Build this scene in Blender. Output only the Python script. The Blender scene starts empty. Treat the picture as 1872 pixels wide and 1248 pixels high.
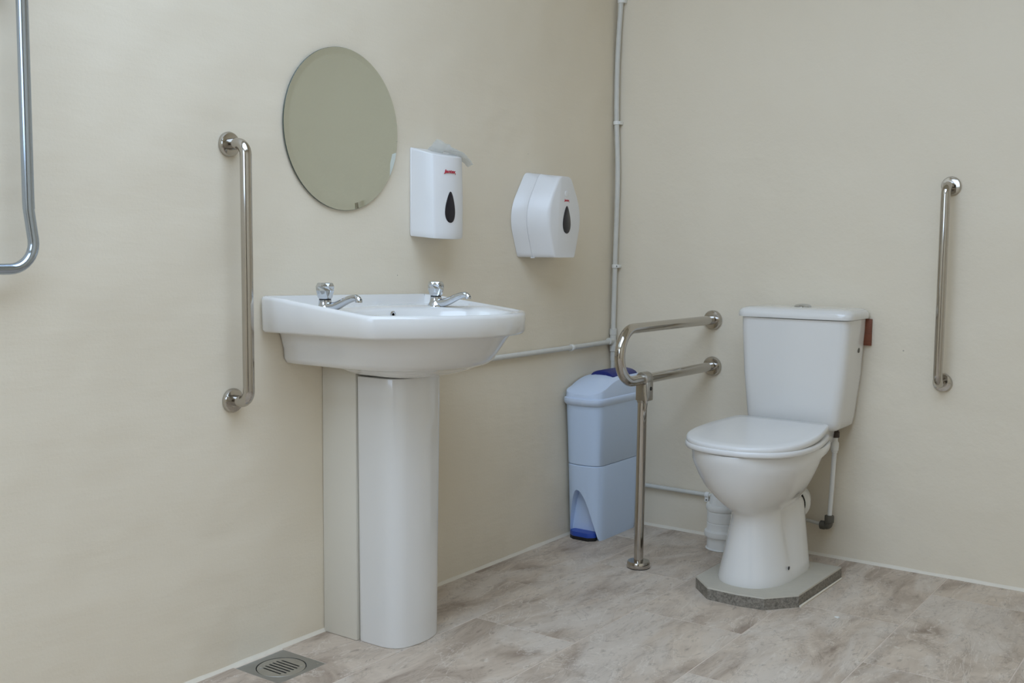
import bpy, bmesh, math, random
from mathutils import Vector, Matrix, noise
random.seed(7)
S = bpy.context.scene
C = S.collection
PI = math.pi

# ------------------------------------------------------------------ camera
cd = bpy.data.cameras.new('camera'); co = bpy.data.objects.new('camera', cd); C.objects.link(co)
Rr = Vector((0.81388009, 0.58097193, 0.00841523)); Uu = Vector((-0.05826574, 0.06719678, 0.996037)); Ff = Vector((-0.57810406, 0.811145, -0.08854088))
m = Matrix(((Rr.x, Uu.x, -Ff.x, 2.0033), (Rr.y, Uu.y, -Ff.y, -3.4537), (Rr.z, Uu.z, -Ff.z, 1.0192), (0, 0, 0, 1)))
co.matrix_world = m
cd.sensor_width = 36; cd.lens = 36 * 1959.55 / 1872; cd.clip_start = 0.05
S.camera = co

# ------------------------------------------------------------------ world, light, exposure
w = bpy.data.worlds.new('overcast_sky'); S.world = w; w.use_nodes = True
bg = w.node_tree.nodes['Background']; bg.inputs[0].default_value = (0.59, 0.755, 1.0, 1); bg.inputs[1].default_value = 4.35
SKX0, SKX1, SKY0, SKY1, ZC = 0.3, 2.2, -4.2, -1.4, 2.7      # rooflight opening in the ceiling
pl = bpy.data.lights.new('rooflight_portal', 'AREA'); pl.shape = 'RECTANGLE'; pl.size = SKX1 - SKX0; pl.size_y = SKY1 - SKY0
pl.cycles.is_portal = True
po = bpy.data.objects.new('rooflight_portal', pl); C.objects.link(po); po.location = ((SKX0 + SKX1) / 2, (SKY0 + SKY1) / 2, ZC + 0.1)
DX0, DX1, DZ, RX, RY = 1.95, 2.85, 2.05, 3.1, -4.7              # unseen door and high window behind the camera, added for reflections and frontal light
WX0, WX1, WZ0, WZ1 = 0.15, 1.6, 1.3, 2.5
pd_ = bpy.data.lights.new('added_window_portal', 'AREA'); pd_.shape = 'RECTANGLE'; pd_.size = WX1 - WX0; pd_.size_y = WZ1 - WZ0; pd_.cycles.is_portal = True
po2 = bpy.data.objects.new('added_window_portal', pd_); C.objects.link(po2); po2.location = ((WX0 + WX1) / 2, RY - 0.06, (WZ0 + WZ1) / 2); po2.rotation_euler = (PI / 2, 0, 0)
S.view_settings.view_transform = 'Standard'; S.view_settings.look = 'None'; S.view_settings.gamma = 1
S.view_settings.exposure = 0.0
try: S.view_settings.use_curve_mapping = False
except Exception: pass

# ------------------------------------------------------------------ materials
def lin(r, g, b):
    f = lambda c: (c / 255) / 12.92 if c / 255 <= 0.04045 else ((c / 255 + 0.055) / 1.055) ** 2.4
    return (f(r), f(g), f(b), 1)
def new_mat(name):
    mt = bpy.data.materials.new(name); mt.use_nodes = True
    return mt, mt.node_tree.nodes, mt.node_tree.links, mt.node_tree.nodes['Principled BSDF']
def plain(name, col, rough=0.4, metal=0.0, coat=0.0, var=0.04, scale=6, bump=0.0, bscale=200):
    mt, n, l, b = new_mat(name)
    b.inputs['Roughness'].default_value = rough; b.inputs['Metallic'].default_value = metal; b.inputs['Coat Weight'].default_value = coat
    tc = n.new('ShaderNodeTexCoord'); nz = n.new('ShaderNodeTexNoise'); nz.inputs['Scale'].default_value = scale; nz.inputs['Detail'].default_value = 4
    l.new(tc.outputs['Object'], nz.inputs['Vector'])
    mx = n.new('ShaderNodeMix'); mx.data_type = 'RGBA'
    mx.inputs[6].default_value = tuple(c * (1 - var) for c in col[:3]) + (1,); mx.inputs[7].default_value = tuple(min(1, c * (1 + var)) for c in col[:3]) + (1,)
    l.new(nz.outputs['Fac'], mx.inputs[0]); l.new(mx.outputs[2], b.inputs['Base Color'])
    if bump:
        n2 = n.new('ShaderNodeTexNoise'); n2.inputs['Scale'].default_value = bscale; n2.inputs['Detail'].default_value = 5
        l.new(tc.outputs['Object'], n2.inputs['Vector'])
        bp = n.new('ShaderNodeBump'); bp.inputs['Strength'].default_value = bump; bp.inputs['Distance'].default_value = 0.002
        l.new(n2.outputs['Fac'], bp.inputs['Height']); l.new(bp.outputs['Normal'], b.inputs['Normal'])
    return mt

def wall_mat(name, col):
    mt, n, l, b = new_mat(name)
    b.inputs['Roughness'].default_value = 0.5; b.inputs['Specular IOR Level'].default_value = 0.35
    tc = n.new('ShaderNodeTexCoord')
    a = n.new('ShaderNodeTexNoise'); a.inputs['Scale'].default_value = 1.6; a.inputs['Detail'].default_value = 3
    l.new(tc.outputs['Object'], a.inputs['Vector'])
    mx = n.new('ShaderNodeMix'); mx.data_type = 'RGBA'
    mx.inputs[6].default_value = tuple(c * f for c, f in zip(col[:3], (0.96, 0.955, 0.94))) + (1,); mx.inputs[7].default_value = tuple(min(1, c * 1.03) for c in col[:3]) + (1,)
    l.new(a.outputs['Fac'], mx.inputs[0])
    # small dark specks and chips in the paint
    v = n.new('ShaderNodeTexVoronoi'); v.inputs['Scale'].default_value = 6.5; l.new(tc.outputs['Object'], v.inputs['Vector'])
    vr = n.new('ShaderNodeMapRange'); vr.inputs[1].default_value = 0.012; vr.inputs[2].default_value = 0.02; vr.inputs[3].default_value = 0.55; vr.inputs[4].default_value = 0.0
    l.new(v.outputs['Distance'], vr.inputs[0])
    m2 = n.new('ShaderNodeMix'); m2.data_type = 'RGBA'; m2.inputs[7].default_value = lin(96, 88, 76)
    l.new(vr.outputs[0], m2.inputs[0]); l.new(mx.outputs[2], m2.inputs[6]); l.new(m2.outputs[2], b.inputs['Base Color'])
    # trowel strokes, roller stipple and slow unevenness
    mp = n.new('ShaderNodeMapping'); mp.inputs['Scale'].default_value = (1, 0.22, 1.0); mp.inputs['Rotation'].default_value = (0.25, 0, 0)
    l.new(tc.outputs['Object'], mp.inputs['Vector'])
    s1 = n.new('ShaderNodeTexNoise'); s1.inputs['Scale'].default_value = 34; s1.inputs['Detail'].default_value = 5; l.new(mp.outputs[0], s1.inputs['Vector'])
    s2 = n.new('ShaderNodeTexNoise'); s2.inputs['Scale'].default_value = 3.5; s2.inputs['Detail'].default_value = 2; l.new(tc.outputs['Object'], s2.inputs['Vector'])
    s3 = n.new('ShaderNodeTexNoise'); s3.inputs['Scale'].default_value = 150; s3.inputs['Detail'].default_value = 3; l.new(tc.outputs['Object'], s3.inputs['Vector'])
    b1 = n.new('ShaderNodeBump'); b1.inputs['Strength'].default_value = 0.5; b1.inputs['Distance'].default_value = 0.03
    b2 = n.new('ShaderNodeBump'); b2.inputs['Strength'].default_value = 0.35; b2.inputs['Distance'].default_value = 0.0035
    b3 = n.new('ShaderNodeBump'); b3.inputs['Strength'].default_value = 0.25; b3.inputs['Distance'].default_value = 0.001
    l.new(s2.outputs['Fac'], b1.inputs['Height']); l.new(s1.outputs['Fac'], b2.inputs['Height']); l.new(s3.outputs['Fac'], b3.inputs['Height'])
    l.new(b1.outputs[0], b2.inputs['Normal']); l.new(b2.outputs[0], b3.inputs['Normal']); l.new(b3.outputs[0], b.inputs['Normal'])
    return mt

def tile_mat():
    mt, n, l, b = new_mat('stone_effect_tile')
    tc = n.new('ShaderNodeTexCoord'); oi = n.new('ShaderNodeObjectInfo')
    ad = n.new('ShaderNodeVectorMath'); ad.operation = 'MULTIPLY_ADD'
    cx = n.new('ShaderNodeCombineXYZ')
    for i in range(3): l.new(oi.outputs['Random'], cx.inputs[i])
    ad.inputs[1].default_value = (37, 53, 19); l.new(cx.outputs[0], ad.inputs[0]); l.new(tc.outputs['Object'], ad.inputs[2])
    mp = n.new('ShaderNodeMapping'); mp.inputs['Scale'].default_value = (1, 0.42, 1); mp.inputs['Rotation'].default_value = (0, 0, 0.35); l.new(ad.outputs[0], mp.inputs['Vector'])
    def nz(s, d, dist, vec):
        t = n.new('ShaderNodeTexNoise'); t.inputs['Scale'].default_value = s; t.inputs['Detail'].default_value = d; t.inputs['Distortion'].default_value = dist; t.inputs['Roughness'].default_value = 0.62
        l.new(vec, t.inputs['Vector']); return t
    a = nz(7, 8, 1.2, mp.outputs[0]); c = nz(3.2, 6, 2.0, mp.outputs[0]); d = nz(60, 4, 0.3, mp.outputs[0])
    r1 = n.new('ShaderNodeValToRGB'); e = r1.color_ramp.elements
    e[0].position = 0.30; e[0].color = lin(150, 131, 114); e[1].position = 0.72; e[1].color = lin(221, 204, 184)
    x = e.new(0.5); x.color = lin(196, 178, 159)
    l.new(a.outputs['Fac'], r1.inputs[0])
    r2 = n.new('ShaderNodeValToRGB'); e = r2.color_ramp.elements
    e[0].position = 0.46; e[0].color = (0, 0, 0, 1); e[1].position = 0.60; e[1].color = (0.75, 0.75, 0.75, 1); l.new(c.outputs['Fac'], r2.inputs[0])
    m1 = n.new('ShaderNodeMix'); m1.data_type = 'RGBA'; m1.inputs[7].default_value = lin(214, 201, 186)
    l.new(r2.outputs[0], m1.inputs[0]); l.new(r1.outputs[0], m1.inputs[6])
    r3 = n.new('ShaderNodeMapRange'); r3.inputs[1].default_value = 0.58; r3.inputs[2].default_value = 0.74; r3.inputs[3].default_value = 0; r3.inputs[4].default_value = 0.55
    l.new(d.outputs['Fac'], r3.inputs[0])
    m2 = n.new('ShaderNodeMix'); m2.data_type = 'RGBA'; m2.inputs[7].default_value = lin(128, 112, 98)
    l.new(r3.outputs[0], m2.inputs[0]); l.new(m1.outputs[2], m2.inputs[6])
    # pale and dark hair veins where a warped noise crosses its middle value
    def vein(scale, dist, lo, amt, prev, col, off):
        vo = n.new('ShaderNodeVectorMath'); vo.operation = 'ADD'; vo.inputs[1].default_value = (off, off * 2, 0); l.new(mp.outputs[0], vo.inputs[0])
        t = nz(scale, 5, dist, vo.outputs[0]); sb = n.new('ShaderNodeMath'); sb.operation = 'SUBTRACT'; sb.inputs[1].default_value = 0.5; l.new(t.outputs['Fac'], sb.inputs[0])
        ab = n.new('ShaderNodeMath'); ab.operation = 'ABSOLUTE'; l.new(sb.outputs[0], ab.inputs[0])
        mr = n.new('ShaderNodeMapRange'); mr.inputs[1].default_value = 0; mr.inputs[2].default_value = lo; mr.inputs[3].default_value = amt; mr.inputs[4].default_value = 0; l.new(ab.outputs[0], mr.inputs[0])
        mm = n.new('ShaderNodeMix'); mm.data_type = 'RGBA'; mm.inputs[7].default_value = col; l.new(mr.outputs[0], mm.inputs[0]); l.new(prev, mm.inputs[6]); return mm.outputs[2]
    q = vein(5.5, 2.2, 0.012, 0.55, m2.outputs[2], lin(228, 217, 203), 3.1)
    q = vein(9.0, 1.6, 0.010, 0.35, q, lin(126, 110, 97), 8.7)
    l.new(q, b.inputs['Base Color'])
    b.inputs['Roughness'].default_value = 0.5; b.inputs['Specular IOR Level'].default_value = 0.35
    bp = n.new('ShaderNodeBump'); bp.inputs['Strength'].default_value = 0.3; bp.inputs['Distance'].default_value = 0.002
    l.new(a.outputs['Fac'], bp.inputs['Height']); l.new(bp.outputs[0], b.inputs['Normal'])
    return mt

def concrete_mat():
    mt, n, l, b = new_mat('rough_concrete')
    tc = n.new('ShaderNodeTexCoord')
    a = n.new('ShaderNodeTexNoise'); a.inputs['Scale'].default_value = 130; a.inputs['Detail'].default_value = 6; a.inputs['Roughness'].default_value = 0.75; l.new(tc.outputs['Object'], a.inputs['Vector'])
    r = n.new('ShaderNodeValToRGB'); e = r.color_ramp.elements
    e[0].position = 0.35; e[0].color = lin(104, 98, 88); e[1].position = 0.68; e[1].color = lin(166, 158, 145); l.new(a.outputs['Fac'], r.inputs[0])
    l.new(r.outputs[0], b.inputs['Base Color']); b.inputs['Roughness'].default_value = 0.9
    bp = n.new('ShaderNodeBump'); bp.inputs['Strength'].default_value = 0.8; bp.inputs['Distance'].default_value = 0.003; l.new(a.outputs['Fac'], bp.inputs['Height']); l.new(bp.outputs[0], b.inputs['Normal'])
    return mt

def wood_mat():
    mt, n, l, b = new_mat('red_brown_wood')
    tc = n.new('ShaderNodeTexCoord'); mp = n.new('ShaderNodeMapping'); mp.inputs['Scale'].default_value = (1, 1, 8); l.new(tc.outputs['Object'], mp.inputs[0])
    a = n.new('ShaderNodeTexNoise'); a.inputs['Scale'].default_value = 40; a.inputs['Detail'].default_value = 5; l.new(mp.outputs[0], a.inputs['Vector'])
    r = n.new('ShaderNodeValToRGB'); e = r.color_ramp.elements
    e[0].color = lin(86, 46, 28); e[1].color = lin(150, 84, 54); l.new(a.outputs['Fac'], r.inputs[0]); l.new(r.outputs[0], b.inputs['Base Color']); b.inputs['Roughness'].default_value = 0.55
    return mt

def wrapper_mat():
    mt, n, l, b = new_mat('clear_wrapper_film')
    b.inputs['Base Color'].default_value = lin(246, 247, 243); b.inputs['Roughness'].default_value = 0.18
    b.inputs['Alpha'].default_value = 0.5
    return mt

CREAM = lin(234, 222, 201)
M = dict(
    wall=wall_mat('cream_wall_paint', CREAM),
    ceil=plain('ceiling_paint', lin(228, 224, 212), 0.7),
    tile=tile_mat(), grout=plain('grout', lin(216, 200, 184), 0.85, var=0.12, scale=60, bump=0.3),
    ceramic=plain('white_ceramic', lin(232, 229, 224), 0.12, coat=0.4, var=0.01),
    plastic=plain('white_plastic', lin(233, 231, 229), 0.28, var=0.01),
    seatp=plain('white_seat_plastic', lin(233, 231, 228), 0.22, var=0.01),
    pvc=plain('white_pvc', lin(238, 236, 230), 0.35, var=0.02),
    pipe=plain('painted_pipe', lin(214, 211, 202), 0.45, var=0.06, scale=40, bump=0.3, bscale=90),
    steel=plain('polished_steel', lin(188, 183, 176), 0.09, 1.0, var=0.03, scale=18),
    chrome=plain('chrome', lin(205, 208, 212), 0.06, 1.0, var=0.01),
    blsteel=plain('chromed_tube', lin(176, 186, 198), 0.13, 1.0, var=0.03),
    mirror=plain('mirror_silver', lin(214, 218, 208), 0.015, 1.0, var=0.0),
    medge=plain('mirror_cut_edge', lin(70, 82, 74), 0.2, var=0.05),
    dark=plain('smoked_window', lin(30, 27, 36), 0.12, var=0.2),
    black=plain('black_rubber', lin(24, 23, 22), 0.6),
    dkgrey=plain('dark_grey_plastic', lin(96, 92, 82), 0.5, var=0.1, scale=40),
    brown=plain('dark_brown_plastic', lin(62, 50, 40), 0.5),
    binlt=plain('light_blue_plastic', lin(210, 227, 250), 0.42, var=0.015),
    binlid=plain('pale_blue_plastic', lin(216, 230, 251), 0.40, var=0.015),
    navy=plain('navy_plastic', lin(30, 42, 116), 0.35),
    blue=plain('blue_pedal_plastic', lin(42, 78, 172), 0.35),
    concrete=concrete_mat(), cement=plain('smooth_cement', lin(190, 182, 166), 0.75, var=0.1, scale=14, bump=0.4, bscale=120),
    sealant=plain('white_sealant', lin(232, 222, 204), 0.5, var=0.06, scale=30),
    box=plain('cream_boxing_paint', lin(226, 219, 204), 0.45, var=0.02),
    plate=plain('dull_stainless', lin(176, 178, 178), 0.42, 1.0, var=0.12, scale=25),
    grate=plain('worn_stainless', lin(190, 190, 186), 0.42, 1.0, var=0.14, scale=45),
    void=plain('dark_drain_void', lin(16, 15, 14), 0.8),
    clampm=plain('satin_alloy', lin(176, 170, 160), 0.32, 0.9, var=0.05),
    red=plain('red_print', lin(186, 26, 52), 0.4), wood=wood_mat(), film=wrapper_mat(),
    door=plain('added_door_grey_brown', lin(92, 80, 68), 0.5, var=0.06), paper=plain('white_scrap', lin(232, 230, 224), 0.7),  # door tone picked to give the chrome dark streaks
)

# ------------------------------------------------------------------ helpers
def thing(name, label, cat, loc, group=None):
    o = bpy.data.objects.new(name, None); C.objects.link(o); o.location = loc; o.empty_display_size = 0.05
    o['label'] = label; o['category'] = cat
    if group: o['group'] = group
    return o
def wloc(o):
    v = Vector((0, 0, 0))
    while o: v += o.location; o = o.parent
    return v
class MB:
    def __init__(s): s.v = []; s.f = []
    def add(s, vs, fs):
        b = len(s.v); s.v += [tuple(v) for v in vs]; s.f += [tuple(i + b for i in f) for f in fs]; return s
    def box(s, x0, x1, y0, y1, z0, z1):
        return s.add([(x0, y0, z0), (x1, y0, z0), (x1, y1, z0), (x0, y1, z0), (x0, y0, z1), (x1, y0, z1), (x1, y1, z1), (x0, y1, z1)],
                     [(0, 3, 2, 1), (4, 5, 6, 7), (0, 1, 5, 4), (1, 2, 6, 5), (2, 3, 7, 6), (3, 0, 4, 7)])
    def loft(s, rings, cap0=True, cap1=True, loop=False):
        n = len(rings[0]); vs = [p for r in rings for p in r]; fs = []
        k = len(rings); rr = range(k) if loop else range(k - 1)
        for i in rr:
            a, b = i * n, ((i + 1) % k) * n
            for j in range(n):
                q = (j + 1) % n; fs.append((a + j, a + q, b + q, b + j))
        if not loop:
            if cap0: fs.append(tuple(range(n - 1, -1, -1)))
            if cap1: fs.append(tuple((k - 1) * n + j for j in range(n)))
        return s.add(vs, fs)
    def prism(s, pts, axis, a, b):   # polygon pts (u,v) extruded along an axis
        def P(u, v, t): return {'x': (t, u, v), 'y': (u, t, v), 'z': (u, v, t)}[axis]
        return s.loft([[P(u, v, a) for u, v in pts], [P(u, v, b) for u, v in pts]])
    def tube(s, path, r, n=20, caps=True):
        path = [Vector(p) for p in path]; rs = r if isinstance(r, (list, tuple)) else [r] * len(path)
        T = []
        for i in range(len(path)):
            d = (path[min(i + 1, len(path) - 1)] - path[max(i - 1, 0)]).normalized(); T.append(d)
        up = Vector((0, 0, 1)) if abs(T[0].z) < 0.9 else Vector((1, 0, 0))
        u = T[0].cross(up).normalized(); rings = []
        for i, p in enumerate(path):
            u = (u - T[i] * u.dot(T[i])).normalized(); v = T[i].cross(u)
            rings.append([p + (u * math.cos(2 * PI * k / n) + v * math.sin(2 * PI * k / n)) * rs[i] for k in range(n)])
        return s.loft(rings, caps, caps)
    def lathe(s, prof, base, axis='z', n=32, sgn=1):   # prof (radius, height)
        bx = Vector(base); A = {'x': Vector((1, 0, 0)), 'y': Vector((0, 1, 0)), 'z': Vector((0, 0, 1))}[axis] * sgn
        u = Vector((0, 1, 0)) if axis == 'x' else Vector((1, 0, 0)); v = A.cross(u)
        return s.loft([[bx + A * h + (u * math.cos(2 * PI * k / n) + v * math.sin(2 * PI * k / n)) * max(r, 1e-5) for k in range(n)] for r, h in prof])
def obj(name, mb, mat, parent=None, smooth=35, bevel=0, seg=2, label=None, kind=None, bang=30):
    o0 = wloc(parent) if parent else Vector((0, 0, 0))
    me = bpy.data.meshes.new(name); me.from_pydata([tuple(Vector(v) - o0) for v in mb.v], [], mb.f); me.validate()
    bm = bmesh.new(); bm.from_mesh(me); bmesh.ops.remove_doubles(bm, verts=bm.verts, dist=1e-6); bmesh.ops.recalc_face_normals(bm, faces=bm.faces)
    if bevel:
        es = [e for e in bm.edges if len(e.link_faces) == 2 and e.calc_face_angle(0) > math.radians(bang)]
        bmesh.ops.bevel(bm, geom=es, offset=bevel, segments=seg, profile=0.5, affect='EDGES', clamp_overlap=True)
    bm.to_mesh(me); bm.free()
    if smooth:
        me.shade_smooth(); me.set_sharp_from_angle(angle=math.radians(smooth))
    if isinstance(mat, (list, tuple)):
        for q in mat: me.materials.append(q)
    else: me.materials.append(mat)
    o = bpy.data.objects.new(name, me); C.objects.link(o)
    if parent: o.parent = parent
    if label: o['label'] = label
    if kind: o['kind'] = kind
    return o
def single(name, mb, mat, label, cat, **k):
    o = obj(name, mb, mat, **k); o['label'] = label; o['category'] = cat
    c = sum((Vector(v.co) for v in o.data.vertices), Vector()) / len(o.data.vertices)
    zmin = min(v.co.z for v in o.data.vertices); c.z = zmin
    o.data.transform(Matrix.Translation(-c)); o.location = c
    return o
def boolean(o, cutter, op='DIFFERENCE'):
    md = o.modifiers.new('b', 'BOOLEAN'); md.operation = op; md.object = cutter; md.solver = 'EXACT'
    bpy.context.view_layer.update()
    dg = bpy.context.evaluated_depsgraph_get(); me = bpy.data.meshes.new_from_object(o.evaluated_get(dg))
    o.modifiers.clear(); old = o.data; o.data = me
    cm = cutter.data; bpy.data.objects.remove(cutter); bpy.data.meshes.remove(cm); bpy.data.meshes.remove(old)
def fillet(pts, r, n=8):
    """polyline with its inner corners rounded to radius r"""
    pts = [Vector(p) for p in pts]; out = [pts[0]]
    rr = r if isinstance(r, (list, tuple)) else [r] * len(pts)
    for i in range(1, len(pts) - 1):
        a, b, c = pts[i - 1], pts[i], pts[i + 1]; d1 = (a - b).normalized(); d2 = (c - b).normalized()
        ang = d1.angle(d2); t = min(rr[i] / math.tan(ang / 2), (a - b).length * 0.49, (c - b).length * 0.49)
        R = t * math.tan(ang / 2); ctr = b + (d1 + d2).normalized() * (R / math.sin(ang / 2)); p0 = b + d1 * t; p1 = b + d2 * t
        v0 = p0 - ctr; v1 = p1 - ctr; w_ = v0.angle(v1)
        for k in range(n + 1):
            t_ = k / n; out.append(ctr + (v0 * math.sin((1 - t_) * w_) + v1 * math.sin(t_ * w_)) / math.sin(w_))
    out.append(pts[-1]); return out
def round_poly(pts, r, n=6):
    """closed 2D polygon with rounded corners; r one value or one per corner"""
    k = len(pts); out = []; rr = r if isinstance(r, (list, tuple)) else [r] * k
    for i in range(k):
        a, b, c = Vector(pts[i - 1]), Vector(pts[i]), Vector(pts[(i + 1) % k])
        if rr[i] <= 0: out.append(tuple(b)); continue
        d1 = (a - b).normalized(); d2 = (c - b).normalized(); ang = d1.angle(d2)
        t = min(rr[i] / math.tan(ang / 2), (a - b).length * 0.49, (c - b).length * 0.49); p0 = b + d1 * t; p1 = b + d2 * t
        for j in range(n + 1):
            s = j / n; out.append(tuple(p0 * (1 - s) ** 2 + b * 2 * s * (1 - s) + p1 * s * s))
    return out
def resample(pts, n):
    pts = [Vector(p) for p in pts]; L = [0]
    for i in range(len(pts)): L.append(L[-1] + (pts[(i + 1) % len(pts)] - pts[i]).length)
    out = []; j = 0
    for k in range(n):
        t = L[-1] * k / n
        while L[j + 1] < t: j += 1
        a, b = pts[j], pts[(j + 1) % len(pts)]; f = (t - L[j]) / max(L[j + 1] - L[j], 1e-9); out.append(tuple(a.lerp(b, f)))
    return out

# ------------------------------------------------------------------ the room
def struct(name, mb, mat, parent=None, **k):
    o = obj(name, mb, mat, parent, smooth=k.pop('smooth', 0), **k); o['kind'] = 'structure'; return o
struct('wall_left', MB().box(-0.12, 0, RY, 0.12, -0.1, ZC), M['wall'])
struct('wall_back', MB().box(0, RX, 0, 0.12, -0.1, ZC), M['wall'])
struct('wall_right', MB().box(RX, RX + 0.12, RY, 0.12, -0.1, ZC), M['wall'])
wm = MB(); y0_, y1_ = RY - 0.12, RY
for q in ((-0.12, WX0, -0.1, ZC), (WX0, WX1, -0.1, WZ0), (WX0, WX1, WZ1, ZC), (WX1, DX0, -0.1, ZC), (DX0, DX1, DZ, ZC), (DX1, RX + 0.12, -0.1, ZC)): wm.box(q[0], q[1], y0_, y1_, q[2], q[3])
struct('wall_front', wm, M['wall'])
d1 = struct('added_door', MB().box(DX0 + 0.005, DX1 - 0.005, RY - 0.07, RY - 0.03, 0.005, DZ - 0.005), M['door'], bevel=0.003)  # unseen door, added as something dark for the chrome to reflect
obj('added_door_handle', MB().tube(fillet([(DX0 + 0.07, RY - 0.03, 1.0), (DX0 + 0.07, RY + 0.03, 1.0), (DX0 + 0.19, RY + 0.03, 1.0)], 0.02), 0.009), M['steel'], d1)
w2 = MB(); xm = (WX0 + WX1) / 2
for q in ((WX0, WX1, WZ0, WZ0 + 0.05), (WX0, WX1, WZ1 - 0.05, WZ1), (WX0, WX0 + 0.05, WZ0 + 0.05, WZ1 - 0.05), (WX1 - 0.05, WX1, WZ0 + 0.05, WZ1 - 0.05), (xm - 0.03, xm + 0.03, WZ0 + 0.05, WZ1 - 0.05)): w2.box(q[0], q[1], RY - 0.10, RY - 0.05, q[2], q[3])
struct('added_window', w2, M['plastic'])  # unseen window, added and sized to brighten the faces turned towards it
struct('ground', MB().box(-8, 12, RY - 14, RY - 0.13, -0.25, -0.12), M['cement'])
cm = MB()
cm.box(-0.12, SKX0, RY - 0.12, 0.12, ZC, ZC + 0.15); cm.box(SKX1, RX + 0.12, RY - 0.12, 0.12, ZC, ZC + 0.15)
cm.box(SKX0, SKX1, RY - 0.12, SKY0, ZC, ZC + 0.15); cm.box(SKX0, SKX1, SKY1, 0.12, ZC, ZC + 0.15)
struct('ceiling', cm, M['ceil'])
wf = MB(); g = 0.03
wf.box(SKX0 - g, SKX1 + g, SKY0 - g, SKY0, ZC + 0.15, ZC + 0.22).box(SKX0 - g, SKX1 + g, SKY1, SKY1 + g, ZC + 0.15, ZC + 0.22)
wf.box(SKX0 - g, SKX0, SKY0, SKY1, ZC + 0.15, ZC + 0.22).box(SKX1, SKX1 + g, SKY0, SKY1, ZC + 0.15, ZC + 0.22)
struct('window_1', wf, M['plastic'])

# floor: grout bed with single tiles (0.32 x 0.645, half bond)
DRN = (0.012, 0.164, -1.797, -1.645)
fm = MB()
for q in ((-0.1, RX + 0.1, RY - 0.1, DRN[2]), (-0.1, RX + 0.1, DRN[3], 0.1), (-0.1, DRN[0], DRN[2], DRN[3]), (DRN[1], RX + 0.1, DRN[2], DRN[3])): fm.box(*q, -0.14, -0.0009)
floor = struct('floor', fm, M['grout'])
TW, TL, G = 0.32, 0.645, 0.0016
tile_cache = {}
def tile_mesh(x0, x1, y0, y1, z1=0.0):
    key = (round(x1 - x0, 4), round(y1 - y0, 4))
    if key in tile_cache: return tile_cache[key]
    a, b = (x1 - x0) / 2, (y1 - y0) / 2; c = 0.0007
    vs = [(-a, -b, -0.008), (a, -b, -0.008), (a, b, -0.008), (-a, b, -0.008), (-a, -b, -c), (a, -b, -c), (a, b, -c), (-a, b, -c), (-a + c, -b + c, 0), (a - c, -b + c, 0), (a - c, b - c, 0), (-a + c, b - c, 0)]
    fs = [(0, 3, 2, 1), (8, 9, 10, 11)] + [(i, (i + 1) % 4, (i + 1) % 4 + 4, i + 4) for i in range(4)] + [(i + 4, (i + 1) % 4 + 4, (i + 1) % 4 + 8, i + 8) for i in range(4)]
    me = bpy.data.meshes.new('tile'); me.from_pydata(vs, [], fs); me.materials.append(M['tile']); tile_cache[key] = me; return me
def put_tile(x0, x1, y0, y1):
    o = bpy.data.objects.new('tile', tile_mesh(x0, x1, y0, y1)); C.objects.link(o); o.parent = floor; o.location = ((x0 + x1) / 2, (y0 + y1) / 2, 0)
xb = [0.0] + [0.26 + TW * k for k in range(20)]
for i in range(len(xb) - 1):
    x0, x1 = xb[i] + G, min(xb[i + 1], RX) - G
    if x0 > RX - 0.02: break
    off = -0.845 if i % 2 == 0 else -0.522
    js = [0.0] + sorted([off + TL * k for k in range(-8, 3) if RY < off + TL * k < -0.02], reverse=True) + [RY]
    for j in range(len(js) - 1):
        y1, y0 = js[j] - G, js[j + 1] + G
        if i == 0 and y0 < DRN[2] and y1 > DRN[3]:      # the tile cut round the floor drain: one piece with a notch
            o0 = Vector(((x0 + x1) / 2, (y0 + y1) / 2, 0)); mb = MB()
            a, b, c, d = DRN[0] - 0.002, DRN[1] + 0.002, DRN[2] - 0.002, DRN[3] + 0.002
            for q in ((x0, x1, y0, c), (x0, x1, d, y1), (b, x1, c, d)): mb.box(q[0], q[1], q[2], q[3], -0.008, 0)
            o = obj('tile', mb, M['tile'], floor, smooth=0)
            o.data.transform(Matrix.Translation(-o0)); o.location = o0
        else: put_tile(x0, x1, y0, y1)

# sealant / painted bead along the foot of the walls
def bead(name, p0, p1, n, w_, h_, seed):
    p0, p1, n = Vector(p0), Vector(p1), Vector(n); rings = []; K = int((p1 - p0).length / 0.02)
    for k in range(K + 1):
        p = p0.lerp(p1, k / K); s = 1 + 0.35 * noise.noise((p * 9) + Vector((seed, 0, 0))); a, b = w_ * s, h_ * s
        rings.append([p - n * 0.004 + Vector((0, 0, -0.002)), p + n * a + Vector((0, 0, -0.002)), p + n * a * 0.8 + Vector((0, 0, b * 0.25)), p + n * a * 0.35 + Vector((0, 0, b * 0.6)), p + n * 0.0008 + Vector((0, 0, b)), p - n * 0.004 + Vector((0, 0, b))])
    struct(name, MB().loft(rings), M['sealant'], smooth=50)
bead('baseboard_left', (0, RY, 0), (0, -0.001, 0), (1, 0, 0), 0.0075, 0.0085, 1)
bead('baseboard_back', (0.012, 0, 0), (RX, 0, 0), (0, -1, 0), 0.007, 0.009, 5)

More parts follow.
